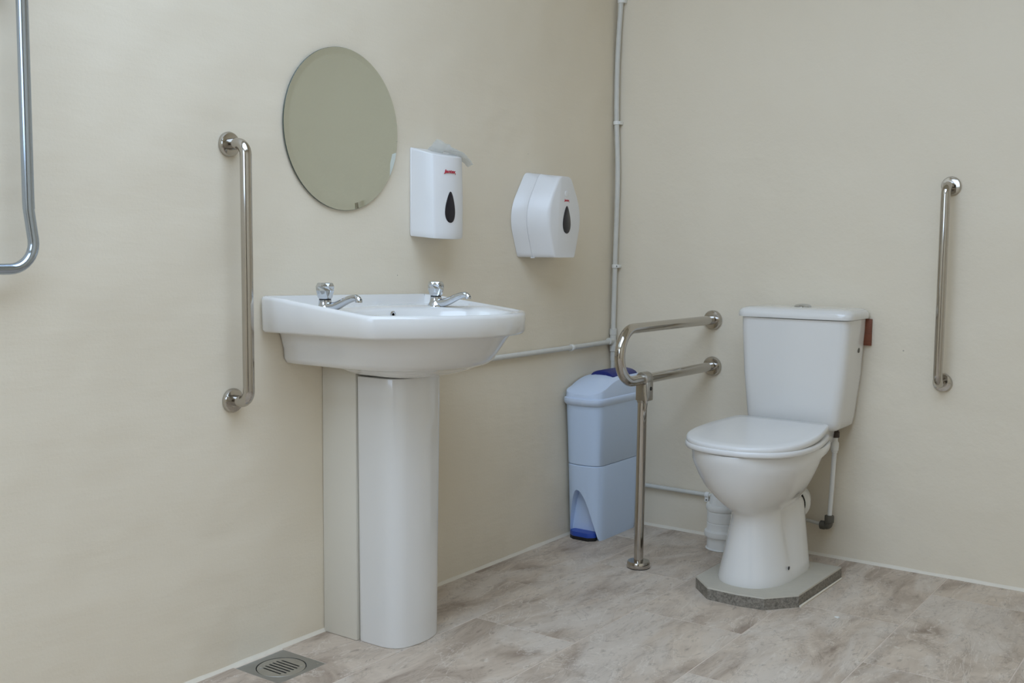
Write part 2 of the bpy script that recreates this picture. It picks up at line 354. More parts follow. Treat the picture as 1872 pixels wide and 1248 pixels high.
# ------------------------------------------------------------------ wash basin (origin at the wall, under its middle)
BY = -1.393
SL = -0.022                                               # the basin hangs a touch out of level
def bz(p): return (p[0], p[1], p[2] + SL * (p[1] - BY))
N = 260
def half_to_full(h):   # half outline (x, +y side) from back centre to front centre -> closed loop in y symmetric
    return [(x, BY - y) for x, y in h] + [(x, BY + y) for x, y in reversed(h[1:-1])]
front = [(0.353, 0.302), (0.375, 0.285), (0.43, 0.205), (0.463, 0.13), (0.482, 0.06), (0.487, 0)]
def spline(pts, n=6):
    out = []; P = [Vector(p) for p in pts]
    for i in range(len(P) - 1):
        a = P[i - 1] if i else P[0] * 2 - P[1]; b, c = P[i], P[i + 1]; d = P[i + 2] if i + 2 < len(P) else P[i + 1] * 2 - P[i]
        for k in range(n):
            t = k / n; out.append(tuple(0.5 * ((2 * b) + (c - a) * t + (2 * a - 5 * b + 4 * c - d) * t * t + (3 * b - a - 3 * c + d) * t ** 3)))
    return out + [tuple(P[-1])]
outer = half_to_full([(0.001, 0), (0.001, 0.15), (0.001, 0.292), (0.004, 0.303), (0.015, 0.308), (0.15, 0.309), (0.30, 0.308), (0.335, 0.3065)] + spline(front))
outer = resample(outer, N)
BC = (0.26, BY)
def sc(c, s, cen=BC): return [(cen[0] + (x - cen[0]) * s, cen[1] + (y - cen[1]) * s) for x, y in c]
def ztop(x): 
    t = min(max(x / 0.35, 0), 1)
    return 0.889 - 0.007 * min(t / 0.3, 1) - 0.027 * max((t - 0.25) / 0.75, 0) ** 1.0
def inset(c, d):   # move every point of the outline inward by about d
    out = []; n = len(c)
    for i in range(n):
        a, b = Vector(c[i - 1]), Vector(c[(i + 1) % n]); t = (b - a).normalized(); nn = Vector((-t.y, t.x))
        p = Vector(c[i]); q = p + nn * d
        if (q - Vector(BC)).length > (p - Vector(BC)).length: q = p - nn * d
        out.append((max(q.x, 0.001), q.y))
    return out
ang = [math.atan2(y - BY, x - 0.275) for x, y in outer]
def ell(ax, ay, cx=0.287): return [(cx + ax * math.cos(a), BY + ay * math.sin(a)) if True else None for a in ang]
rings = []
low = inset(outer, 0.018)
rings.append([(x, y, 0.803) for x, y in inset(outer, 0.05)])
rings.append([(x, y, 0.800) for x, y in low])
rings.append([(x, y, 0.8005) for x, y in inset(outer, 0.006)])
rings.append([(x, y, 0.806) for x, y in inset(outer, 0.0015)])
rings.append([(x, y, ztop(x) - 0.010) for x, y in outer])
rings.append([(x, y, ztop(x) - 0.003) for x, y in inset(outer, 0.0025)])
rings.append([(x, y, ztop(x)) for x, y in inset(outer, 0.009)])
rings.append([(x, y, ztop(x) - 0.0008) for x, y in inset(outer, 0.014)])
deck = inset(outer, 0.022)
rings.append([(x, y, min(ztop(x) - 0.003, 0.8615)) for x, y in deck])
b0 = ell(0.178, 0.245); b1 = ell(0.172, 0.238); b2 = ell(0.158, 0.222); b3 = ell(0.128, 0.18); b4 = ell(0.085, 0.12); b5 = ell(0.02, 0.02)
mid = [((x + u) / 2, (y + v) / 2) for (x, y), (u, v) in zip(deck, b0)]
rings.append([(x, y, min(ztop(x) - 0.004, 0.8605)) for x, y in mid])
rings.append([(x, y, 0.8535) for x, y in b0]); rings.append([(x, y, 0.846) for x, y in b1]); rings.append([(x, y, 0.818) for x, y in b2])
rings.append([(x, y, 0.772) for x, y in b3]); rings.append([(x, y, 0.745) for x, y in b4]); rings.append([(x, y, 0.738) for x, y in b5])
basin_t = thing('wash_basin', 'wide white ceramic wash basin with bowed front fixed to the wall below the round mirror', 'basin', (0.0, BY, 0.80))
mb = MB().loft([[bz(p) for p in r] for r in rings])
obj('basin_rim', mb, M['ceramic'], basin_t, smooth=50)
def dring(xb, xf, hw, z, e=2.6, n=96):
    if xb < 0.01: xb = -0.03
    out = []
    cx = (xb + xf) / 2; ax = (xf - xb) / 2
    for k in range(n):
        t = 2 * PI * k / n; c, s = math.cos(t), math.sin(t)
        ee = e if c > 0 else 9
        out.append((max(0.002, cx + ax * math.copysign(abs(c) ** (2 / ee), c)), BY + hw * math.copysign(abs(s) ** (2 / ee), s), z))
    return out
und = [dring(0.002, 0.455, 0.262, 0.806), dring(0.002, 0.44, 0.250, 0.79), dring(0.002, 0.415, 0.238, 0.755), dring(0.003, 0.398, 0.236, 0.733), dring(0.008, 0.385, 0.228, 0.7215), dring(0.009, 0.378, 0.218, 0.7185),
       dring(0.10, 0.370, 0.188, 0.7175), dring(0.122, 0.352, 0.168, 0.710), dring(0.130, 0.328, 0.142, 0.700), dring(0.135, 0.300, 0.112, 0.693), dring(0.15, 0.27, 0.08, 0.691)]
obj('bowl_underside', MB().loft([[bz(p) for p in r] for r in und]), M['ceramic'], basin_t, smooth=60)
ov = obj('overflow', MB().lathe([(0.004, 0), (0.009, 0), (0.010, 0.001), (0.010, 0.003), (0.007, 0.004), (0.0045, 0.003), (0.0045, 0.0)], (0.1225, -1.355, 0.838), 'x', 20), M['chrome'], basin_t, label='small chrome overflow ring')
# pedestal
def pring(z, k):
    s = 1 + 0.07 * z / 0.69
    half = [(0.122, 0), (0.122, 0.088 * s), (0.128, 0.0935 * s), (0.16, 0.0945 * s), (0.20, 0.094 * s), (0.222, 0.0905 * s), (0.240, 0.081 * s), (0.252, 0.066 * s), (0.259, 0.045 * s), (0.2635, 0.02 * s), (0.2645, 0)]
    return [(0.122 + (x - 0.122) * (1 + 0.04 * z), y, z) for x, y in resample(half_to_full(half), 60)]
ped = MB().loft([pring(z, 0) for z in (0.0, 0.004, 0.17, 0.35, 0.52, 0.6895)])
single('basin_pedestal', ped, M['ceramic'], 'tall tapering white ceramic pedestal standing on the tiles below the wash basin', 'pedestal', smooth=50, bevel=0.002)
single('pipe_boxing', MB().box(0.0012, 0.1195, BY - 0.098, BY + 0.098, 0.0, 0.7165), M['box'], 'narrow cream painted boxing between the wall and the basin pedestal', 'boxing', bevel=0.002)

# taps
def tap(x, y, z, label, rot):
    t = thing('basin_tap', label, 'tap', (x, y, z), 'pillar taps on the wash basin')
    b = MB().lathe([(0.0225, -0.006), (0.0225, 0.0), (0.021, 0.004), (0.0165, 0.012), (0.0155, 0.022), (0.0155, 0.0245)], (x, y, z), 'z', 28)
    obj('body', b, M['chrome'], t)
    sp = [(x, y, z + 0.009), (x + 0.02, y, z + 0.0085), (x + 0.036, y, z + 0.011), (x + 0.055, y, z + 0.018), (x + 0.075, y, z + 0.0265), (x + 0.090, y, z + 0.031), (x + 0.098, y, z + 0.0328), (x + 0.105, y, z + 0.0325), (x + 0.110, y, z + 0.0300), (x + 0.113, y, z + 0.0262)]
    obj('spout', MB().tube(spline(sp, 3), [0.0125 - 0.0045 * min(i / 18, 1) for i in range(28)], 18), M['chrome'], t)
    obj('nozzle', MB().lathe([(0.0078, 0), (0.0086, -0.001), (0.0086, -0.006), (0.006, -0.0065)], (x + 0.1122, y, z + 0.0285), 'z', 18), M['chrome'], t)
    obj('neck', MB().lathe([(0.0145, 0), (0.0145, 0.005)], (x, y, z + 0.0235), 'z', 24), M['black'], t)
    n = 10; rg = []
    for i, (r, h) in enumerate([(0.0155, 0.0), (0.0178, 0.003), (0.0225, 0.020), (0.0222, 0.030), (0.0192, 0.0375), (0.0160, 0.0388)]):
        a0 = rot + (PI / n if i in (2, 4, 5) else 0)
        rg.append([(x + r * math.cos(a0 + 2 * PI * k / n), y + r * math.sin(a0 + 2 * PI * k / n), z + 0.028 + h) for k in range(n)])
    kb = MB()
    kb.v = [p for r in rg for p in r]
    for i in range(len(rg) - 1):
        for k in range(n):
            a, b_, c, d = i * n + k, i * n + (k + 1) % n, (i + 1) * n + (k + 1) % n, (i + 1) * n + k
            if i in (1, 2, 3): 
                if i == 2: kb.f += [(a, b_, (i + 1) * n + k), (b_, (i + 1) * n + (k + 1) % n, (i + 1) * n + k)]
                else: kb.f += [(a, b_, d), (b_, c, d)]
            else: kb.f.append((a, b_, c, d))
    kb.f += [tuple(range(n - 1, -1, -1)), tuple((len(rg) - 1) * n + k for k in range(n))]
    obj('handle', kb, M['chrome'], t, smooth=0, label='faceted chrome turning knob')
    return t
tap(0.12, -1.596, 0.8605, 'chrome pillar tap at the end of the basin beside the tall vertical grab rail', 0.2)
tap(0.12, -1.174, 0.8545, 'chrome pillar tap at the end of the basin below the small paper dispenser', 0.55)

# ------------------------------------------------------------------ round mirror
MC = (-1.4125, 1.317); MR = 0.2085
mt_ = thing('round_mirror', 'round frameless mirror hanging on the wall above the wash basin', 'mirror', (0.0, MC[0], MC[1] - MR))
def mring(r, x, n=96): return [(x, MC[0] + r * math.cos(2 * PI * k / n), MC[1] + r * math.sin(2 * PI * k / n)) for k in range(n)]
obj('backing', MB().loft([mring(MR - 0.006, 0.0008), mring(MR - 0.006, 0.004)]), M['medge'], mt_)
obj('glass', MB().loft([mring(MR, 0.004), mring(MR, 0.0065), mring(MR - 0.0005, 0.007)]), M['medge'], mt_, label='dark cut edge of the mirror')
obj('bevelled_edge', MB().loft([mring(MR - 0.0005, 0.0071), mring(MR - 0.0165, 0.0081)], False, False), M['mirror'], mt_, smooth=0)
obj('mirror_face', MB().loft([mring(MR - 0.0165, 0.0075), mring(MR - 0.0165, 0.0081)]), M['mirror'], mt_, smooth=0)

# ------------------------------------------------------------------ paper dispensers
def text_mesh(txt, size, ext):
    cu = bpy.data.curves.new('t', 'FONT'); cu.body = txt; cu.size = size; cu.extrude = ext; cu.align_x = 'CENTER'; cu.resolution_u = 3; cu.offset = size * 0.035; cu.shear = 0.15
    o = bpy.data.objects.new('t', cu); C.objects.link(o); bpy.context.view_layer.update()
    me = bpy.data.meshes.new_from_object(o.evaluated_get(bpy.context.evaluated_depsgraph_get())); bpy.data.objects.remove(o); bpy.data.curves.remove(cu); return me
def put_logo(parent, pos, nrm_yaw, size, sx=1.0, bend=None):
    me = text_mesh('Jantex', size, 0.0003)
    bm = bmesh.new(); bm.from_mesh(me)      # the long tail under the last letter
    xr = max(v.co.x for v in bm.verts); s = size
    vs = [bm.verts.new(c) for c in ((xr - 0.16 * s, 0.02 * s, 0.0003), (xr, 0.02 * s, 0.0003), (xr - 0.02 * s, -0.38 * s, 0.0003), (xr - 0.16 * s, -0.32 * s, 0.0003))]
    bm.faces.new(vs)
    if bend:
        for v in bm.verts: v.co.z += bend(v.co.x * sx)
    bm.to_mesh(me); bm.free()
    me.materials.clear(); me.materials.append(M['red'])
    o = bpy.data.objects.new('printed_logo', me); C.objects.link(o); o.parent = parent
    o.location = Vector(pos) - wloc(parent); o.rotation_euler = (PI / 2, 0, PI / 2 + nrm_yaw); o['label'] = 'small red printed brand lettering'; o.scale = (sx, 1, 1)
    return o
def teardrop(h, w_, n=40):
    pts = []
    for k in range(n):
        t = 2 * PI * k / n
        y = -math.cos(t) * h / 2; x = w_ / 2 * math.sin(t) * math.sin(t / 2) ** 0.0
        f = (y + h / 2) / h
        x = w_ / 2 * math.sin(t) * (1.10 - 0.62 * f) * 1.02
        pts.append((x, y))
    return pts
# small one beside the mirror
AY = -1.072
dA = thing('paper_dispenser', 'small tall white tissue dispenser with dark teardrop window, nearest the round mirror', 'dispenser', (0, AY, 1.04))
def a_front(v): return 0.0815 + 0.019 * (1 - (abs(v) / 0.0645) ** 2.0)
half = [(0.0015, -0.073), (0.03, -0.0725), (0.055, -0.070), (0.0785, -0.0665)] + [(a_front(v), v) for v in [-0.0645 + 0.129 * k / 24 for k in range(25)]] + [(0.0785, 0.0665), (0.055, 0.070), (0.03, 0.0725), (0.0015, 0.073)]
def aring(z, s=1.0, sl=0.0, front=1.0, zb=0.0):
    return [(max(0.0015, x * front), AY + v * s, z + sl * x + zb) for x, v in half]
rg = [aring(1.047, 0.90, -0.10, 0.9), aring(1.046, 0.96, -0.08, 0.98), aring(1.051, 0.992, -0.06), aring(1.062, 1.0, -0.03), aring(1.16, 1.0), aring(1.285, 1.0, -0.2, 0.955), aring(1.290, 0.995, -0.235, 0.95), aring(1.2935, 0.975, -0.25, 0.93)]
obj('cover', MB().loft(rg), M['plastic'], dA, smooth=28)
obj('back_plate', MB().box(0.0006, 0.007, AY - 0.074, AY + 0.074, 1.062, 1.29), M['plastic'], dA, bevel=0.002)
td = teardrop(0.087, 0.045)
def on_front(u, w_, d): return (a_front(u) + d, AY + u, w_)
uo = -0.014
tb = MB().loft([[on_front(uo + x, 1.1265 + y, -0.002) for x, y in td], [on_front(uo + x, 1.1265 + y, 0.0008) for x, y in td], [on_front(uo + x * 0.93, 1.1265 + y * 0.965, 0.0014) for x, y in td]])
obj('viewing_window', tb, M['dark'], dA, smooth=30, label='dark teardrop viewing window')
put_logo(dA, (a_front(uo) * 0.985 + 0.0012, AY + uo, 1.222), 0.0, 0.0125, 1.3, lambda d: (a_front(uo + d) - a_front(uo)) * 0.98)
# crumpled wrapper left on its top
def wrap_path(t):   # centre line from the top of the dispenser out over its far corner
    P = spline([(0.048, AY - 0.032, 1.2985), (0.058, AY + 0.0, 1.2895), (0.066, AY + 0.030, 1.2835), (0.074, AY + 0.055, 1.2760), (0.080, AY + 0.080, 1.260), (0.084, AY + 0.097, 1.246)], 4)
    f = t * (len(P) - 1); i = min(int(f), len(P) - 2); return Vector(P[i]).lerp(Vector(P[i + 1]), f - i)
wrp = MB(); U, V = 26, 10; top = []; bot = []
for i in range(U + 1):
    t = i / U; p = wrap_path(t); hw = 0.030 - 0.014 * t
    for j in range(V + 1):
        s = j / V * 2 - 1; q = p + Vector((0.72, -0.30, 0.35 if t < 0.3 else 0.12)).normalized() * s * hw
        nz = noise.noise(Vector((t * 9, s * 2.2, 3))) * 0.004 + noise.noise(Vector((t * 22, s * 5, 9))) * 0.0015
        th = 0.0028 * (1 - s * s) * (1 - (2 * t - 1) ** 4)
        top.append(q + Vector((0.1, 0, 1)) * (nz + th + 0.004)); bot.append(q + Vector((0.1, 0, 1)) * (nz * 0.8 - th * 0.3 + 0.0032))
fs = []
for i in range(U):
    for j in range(V):
        a = i * (V + 1) + j; fs += [(a, a + 1, a + V + 2, a + V + 1)]
n0 = len(top); fs2 = [tuple(x + n0 for x in reversed(f)) for f in fs]
edge = [i * (V + 1) for i in range(U + 1)] + [U * (V + 1) + j for j in range(1, V + 1)] + [i * (V + 1) + V for i in range(U - 1, -1, -1)] + [j for j in range(V - 1, 0, -1)]
side = [(edge[k], edge[(k + 1) % len(edge)], edge[(k + 1) % len(edge)] + n0, edge[k] + n0) for k in range(len(edge))]
wrp.add(top + bot, fs + fs2 + side)
single('plastic_wrapper', wrp, M['film'], 'crumpled clear plastic wrapper lying on top of the small tissue dispenser', 'wrapper', smooth=60)
# big one nearer the corner
BYC = -0.506
dB = thing('toilet_roll_dispenser', 'wide rounded white jumbo toilet roll dispenser with dark teardrop window near the corner', 'dispenser', (0, BYC, 0.98))
def bring(x, k):
    top = 0.074 - 0.040 * k; mid = 0.166 - 0.060 * k; bt = 0.112 - 0.050 * k
    zt = 1.257 - 0.012 * k; zm = 1.122 + 0.004 * k; zb_ = 0.984
    pts = [(-bt, zb_), (bt, zb_), (mid, zm), (top, zt), (-top, zt), (-mid, zm)]
    return [(x, BYC + u, v) for u, v in resample(round_poly(pts, [0.008, 0.008, 0.32, 0.03, 0.03, 0.32], 10), 96)]
kk = lambda x: x / 0.11
obj('back_shell', MB().loft([bring(0.0012, 0.0), bring(0.0435, kk(0.0435)), bring(0.0445, kk(0.0445) + 0.03)]), M['plastic'], dB, smooth=40)
obj('front_cover', MB().loft([bring(0.0452, kk(0.045) + 0.03), bring(0.0462, kk(0.0465)), bring(0.100, kk(0.1)), bring(0.106, kk(0.106) + 0.01), bring(0.1095, kk(0.11) + 0.05), bring(0.111, kk(0.11) + 0.14)]), M['plastic'], dB, smooth=32)
td = teardrop(0.089, 0.054)
uo = 0.008
tb = MB().loft([[(0.1095, BYC + uo + x, 1.106 + y) for x, y in td], [(0.1118, BYC + uo + x, 1.106 + y) for x, y in td], [(0.1124, BYC + uo + x * 0.93, 1.106 + y * 0.97) for x, y in td]])
obj('viewing_window', tb, M['dark'], dB, smooth=30, label='dark teardrop viewing window')
put_logo(dB, (0.1112, BYC + uo - 0.001, 1.1655), 0.0, 0.0105, 1.0)
obj('key_lock', MB().lathe([(0.0105, 0), (0.0105, 0.0012), (0.0095, 0.0016)], (0.1108, BYC + uo - 0.002, 1.190), 'x', 24), M['plastic'], dB)
obj('tear_notch', MB().box(0.040, 0.052, BYC - 0.094, BYC - 0.086, 0.9815, 0.9845), M['plastic'], dB)

# ------------------------------------------------------------------ grab rails
def flange(parent, c, axis, sgn, r, d, mat, rt):
    f = obj('flange', MB().lathe([(r * 0.98, 0.0008), (r, 0.003), (r, d * 0.55), (r * 0.9, d * 0.9), (r * 0.6, d), (rt + 0.001, d)], c, axis, 40, sgn), mat, parent)
    return f
def grab_rail(label, root, ya, za, zb_, axis, off, r=0.0135):
    # straight rail on a wall, both ends turned into wall flanges
    t = thing('grab_rail', label, 'grab rail', root)
    if axis == 'x': P = lambda o, z, s=0: (o, ya + s, z); sg = 1
    else: P = lambda o, z, s=0: (ya + s, -o, z); sg = -1
    path = fillet([P(0.006, za), P(off, za), P(off, zb_), P(0.006, zb_)], 0.05, 10)
    obj('tube', MB().tube(path, r, 24), M['steel'], t)
    for z in (za, zb_):
        flange(t, P(0, z), axis, sg, 0.0290, 0.013, M['steel'], r)
    return t
grab_rail('polished steel vertical grab rail on the wall beside the wash basin', (0, -1.7865, 0.621), -1.7865, 1.249, 0.650, 'x', 0.061)
grab_rail('polished steel vertical grab rail on the wall beside the toilet cistern', (1.179, 0, 0.582), 1.179, 1.212, 0.611, 'y', 0.066)
# loop-ended hinged rail by the edge of the left wall
t = thing('folding_rail', 'bluish chrome folding support rail with rounded end hanging upright, the rail farthest from the toilet', 'grab rail', (0, -2.42, 0.955))
path = fillet([(0.05, -2.3105, 1.62), (0.05, -2.3105, 1.083), (0.05, -2.2955, 0.968), (0.05, -2.53, 0.968), (0.05, -2.53, 1.62)], [0, 0.06, 0.052, 0.07, 0], 10)
obj('tube', MB().tube(path, 0.0105, 22), M['blsteel'], t)
obj('sleeve', MB().tube([(0.05, -2.3105, 1.64), (0.05, -2.3105, 1.10), (0.05, -2.3100, 1.082)], 0.0111, 22), M['blsteel'], t)
obj('hinge_bracket', MB().box(0.001, 0.012, -2.57, -2.27, 1.56, 1.66).box(0.012, 0.062, -2.55, -2.29, 1.615, 1.64), M['blsteel'], t, bevel=0.003)
obj('wall_stop', MB().lathe([(0.010, 0.001), (0.010, 0.03), (0.008, 0.038)], (0, -2.345, 1.497), 'x', 20), M['black'], t)

# support rail by the toilet: two arms from the wall, a U end and a floor post
XS = 0.400
t = thing('support_rail', 'polished steel U-shaped support rail on a floor post between bin and toilet', 'support rail', (XS, -0.49, 0.0))
arc = [(XS, -0.562 - 0.0805 * math.sin(PI * k / 20), 0.6885 + 0.0815 * math.cos(PI * k / 20)) for k in range(21)]
path = [(XS + 0.006, -0.004, 0.769)] + arc + [(XS + 0.008, -0.004, 0.607)]
obj('arm_tube', MB().tube(path, 0.0160, 26), M['steel'], t)
for c in ((XS + 0.006, 0, 0.769), (XS + 0.008, 0, 0.607)): flange(t, c, 'y', -1, 0.0335, 0.018, M['steel'], 0.016)
PX, PY = 0.3925, -0.487
ps = obj('post', MB().tube([(PX, PY, 0.004), (PX + 0.003, PY, 0.545)], 0.0150, 24), M['steel'], t)
obj('foot', MB().lathe([(0.036, 0.003), (0.037, 0.006), (0.037, 0.016), (0.034, 0.022), (0.020, 0.0235), (0.0155, 0.0235)], (PX, PY, 0), 'z', 40), M['steel'], t)
obj('foot_gasket', MB().lathe([(0.0345, 0.0), (0.0345, 0.0035)], (PX, PY, 0), 'z', 40), M['black'], t)
cl = MB().lathe([(0.0165, 0), (0.0175, 0.004), (0.0185, 0.055), (0.0185, 0.066)], (PX + 0.003, PY, 0.532), 'z', 28)
cobj = obj('clamp', cl, M['clampm'], t, label='satin grey clamp joining post and arm')
sad = MB()
sad.loft([[(XS + 0.001 + R_ * math.cos(a), y, 0.6075 + R_ * math.sin(a)) for R_, a in [(0.0225, 2 * PI * k / 28) for k in range(28)]] for y in (PY - 0.019, PY + 0.019)])
sad.box(XS - 0.019, XS + 0.0232, PY - 0.0185, PY + 0.0185, 0.540, 0.600)
obj('saddle', sad, M['clampm'], t, bevel=0.002, bang=60)
obj('clamp_screw', MB().lathe([(0.006, 0), (0.006, 0.0018)], (XS + 0.0230, PY + 0.003, 0.578), 'x', 18), M['black'], t)
obj('lever', MB().tube(spline([(XS + 0.014, PY - 0.021, 0.592), (XS + 0.016, PY - 0.023, 0.565), (XS + 0.019, PY - 0.020, 0.54), (XS + 0.017, PY - 0.018, 0.52), (XS + 0.012, PY - 0.0175, 0.507)], 4), [0.0055] * 10 + [0.0048] * 4 + [0.004, 0.003, 0.002], 12), M['steel'], t, label='bright release lever on the clamp')

# ------------------------------------------------------------------ sanitary bin
t = thing('sanitary_bin', 'slim light blue plastic pedal bin standing in the corner with a navy flap', 'bin', (0.078, -0.18, 0.0))
def binring(x0, x1, yf, yb, z, bow=0.022, r=0.042):
    half = [(x0, yb), (x0, yf + r)]
    f = []
    for k in range(17):
        a = PI * k / 16; c = -math.cos(a); 
        xx = (x0 + x1) / 2 + (x1 - x0) / 2 * math.copysign(abs(c) ** 0.75, c); yy = yf + r - (r) * math.sin(a) ** 0.62 - 0.006 * math.sin(a)
        f.append((xx, yy))
    pts = [(x1, yb), (x0, yb), (x0, (yb + yf) / 2)] + f + [(x1, (yb + yf) / 2)]
    return [(x, y, z) for x, y in resample(round_poly(pts, [0.012, 0.012] + [0] * (len(pts) - 2), 4), 80)]
base = obj('base', MB().loft([binring(0.0115, 0.140, -0.312, -0.055, 0.0), binring(0.0105, 0.1415, -0.3145, -0.054, 0.012), binring(0.0085, 0.1455, -0.328, -0.05, 0.262), binring(0.0095, 0.1445, -0.326, -0.051, 0.2645)]), M['binlt'], t, smooth=40)
par = [(0.0145, -0.02)] + [(0.0145 + (0.134 - 0.0145) * k / 24, 0.176 * max(0, 1 - abs(((k / 24) - 0.36) / (0.36 if k / 24 < 0.36 else 0.64)) ** 2.0)) for k in range(25)] + [(0.134, -0.02)]
cut = obj('cutter', MB().prism(par, 'y', -0.38, -0.288), M['binlt'], t, smooth=0)
boolean(base, cut)
base.data.shade_smooth(); base.data.set_sharp_from_angle(angle=math.radians(30))
obj('body', MB().loft([binring(0.0095, 0.1445, -0.326, -0.051, 0.266), binring(0.0083, 0.146, -0.3285, -0.05, 0.2685), binring(0.0065, 0.151, -0.344, -0.046, 0.488)]), M['binlt'], t, smooth=40)
obj('rim', MB().loft([binring(0.0065, 0.151, -0.344, -0.046, 0.474), binring(0.003, 0.1565, -0.353, -0.043, 0.482), binring(0.002, 0.158, -0.355, -0.042, 0.492), binring(0.0027, 0.157, -0.354, -0.042, 0.499), binring(0.0065, 0.1525, -0.347, -0.045, 0.502)]), M['binlid'], t, smooth=50)
ol = [(x, y) for x, y, z in binring(0.006, 0.153, -0.3475, -0.045, 0)]
def lid_z(x, y):
    s = min(max((y + 0.35) / 0.165, 0), 1); u = (x - 0.080) / 0.071
    z = 0.516 + 0.052 * (s * (2 - s)) ** 0.85
    return z - (0.006 + 0.012 * (1 - s)) * u * u * min(s * 3, 1) + 0.006 * (1 - u * u) * s
lc = (0.080, -0.18)
lr = [[(x, y, 0.5015) for x, y in ol], [(lc[0] + (x - lc[0]) * 0.985, lc[1] + (y - lc[1]) * 0.993, lid_z(x, y) - 0.0015) for x, y in ol]]
for s in (0.975, 0.9, 0.75, 0.55, 0.3, 0.02):
    q = [(lc[0] + (x - lc[0]) * s, lc[1] + (y - lc[1]) * s) for x, y in ol]; lr.append([(x, y, lid_z(x, y)) for x, y in q])
obj('lid', MB().loft(lr), M['binlid'], t, smooth=30)
fl = []
for y, hw, zt in ((-0.215, 0.046, 0.583), (-0.209, 0.049, 0.586), (-0.12, 0.0545, 0.586), (-0.052, 0.0545, 0.584)):
    fl.append([(0.084 + hw * math.cos(PI * k / 20), y, 0.556 + (zt - 0.556) * math.sin(PI * k / 20) ** 0.8) for k in range(21)])
obj('flap', MB().loft(fl), M['navy'], t, smooth=40, label='navy blue arched flap')
pd = round_poly([(0.024, -0.286), (0.122, -0.286), (0.126, -0.312), (0.105, -0.3305), (0.045, -0.3305), (0.022, -0.314)], 0.014)
obj('pedal', MB().loft([[(x, y, 0.012) for x, y in pd], [(x, y, 0.022) for x, y in pd], [(0.075 + (x - 0.075) * 0.96, -0.31 + (y + 0.31) * 0.95, 0.0275) for x, y in pd]]), M['blue'], t, smooth=40, label='blue foot pedal')
obj('pedal_base', MB().loft([[(x * 1.0, y, 0.0) for x, y in pd], [(x, y, 0.0118) for x, y in pd]]), M['black'], t, smooth=40)

# ------------------------------------------------------------------ water pipes in the corner
t = thing('corner_pipe', 'painted white water pipe rising up the room corner, branching towards the basin', 'pipe', (0.02, -0.02, 0.10))
pp = spline([(0.024, -0.016, 2.02), (0.0225, -0.0165, 1.90), (0.017, -0.0175, 1.79), (0.0135, -0.020, 1.654), (0.0145, -0.0195, 1.478), (0.0215, -0.0175, 1.30), (0.0205, -0.0175, 1.15), (0.018, -0.019, 0.982), (0.0155, -0.0205, 0.75), (0.0150, -0.0205, 0.60)], 5)
obj('riser', MB().tube(pp, 0.0092, 16), M['pipe'], t)
low = fillet([(0.0150, -0.0205, 0.615), (0.0150, -0.0190, 0.40), (0.0160, -0.0165, 0.152), (0.42, -0.0125, 0.149), (0.47, -0.0125, 0.149)], 0.022)
obj('lower_run', MB().tube(low, 0.0076, 16), M['pipe'], t)
br = [(0.0145, -0.03, 0.672), (0.0125, -0.20, 0.6700), (0.0118, -0.5, 0.6685), (0.0118, -0.9, 0.6675), (0.0118, -1.26, 0.6675)]
obj('branch', MB().tube(spline(br, 5), 0.0086, 16), M['pipe'], t)
tee = MB().lathe([(0.0105, -0.043), (0.0128, -0.041), (0.0135, -0.020), (0.0118, -0.018), (0.0118, 0.018), (0.0135, 0.020), (0.0135, 0.041), (0.0105, 0.043)], (0.0155, -0.0205, 0.677), 'z', 20)
tee.lathe([(0.0112, 0.0), (0.0112, 0.018), (0.0128, 0.0185), (0.0124, 0.032), (0.0095, 0.033)], (0.0148, -0.0205, 0.674), 'y', 20, -1)
obj('tee_fitting', tee, M['pipe'], t)
def clip(c, ax, stem):
    b = MB()
    if ax == 'z': b.lathe([(0.0118, -0.0065), (0.0122, -0.005), (0.0122, 0.005), (0.0118, 0.0065)], c, 'z', 20); b.box(c[0] + 0.004, c[0] + 0.0165, c[1] - 0.006, -0.0005, c[2] - 0.0058, c[2] + 0.0058)
    elif ax == 'y': b.lathe([(0.0108, -0.0065), (0.0112, -0.005), (0.0112, 0.005), (0.0108, 0.0065)], c, 'y', 20); b.box(0.0005, c[0], c[1] - 0.0058, c[1] + 0.0058, c[2] - 0.013, c[2] - 0.003)
    else: b.lathe([(0.0102, -0.0075), (0.0106, -0.006), (0.0106, 0.006), (0.0102, 0.0075)], c, 'x', 20); b.box(c[0] - 0.007, c[0] + 0.007, -0.020, -0.0005, c[2] - 0.024, c[2] - 0.004)
    return obj('pipe_clip', b, M['pvc'], t, bevel=0.001, bang=60)
clip((0.0225, -0.0165, 1.899), 'z', 0); clip((0.0147, -0.0195, 1.468), 'z', 0)
k_ = clip((0.018, -0.019, 0.949), 'z', 0)
obj('clip_hole', MB().lathe([(0.0028, 0), (0.0028, 0.001)], (0.0275, -0.0256, 0.949), 'y', 12, -1), M['black'], k_)
clip((0.0122, -0.300, 0.669), 'y', 0)
k_ = clip((0.405, -0.0125, 0.149), 'x', 0)
obj('clip_hole', MB().lathe([(0.0025, 0), (0.0025, 0.001)], (0.405, -0.0198, 0.1325), 'y', 12, -1), M['black'], k_)

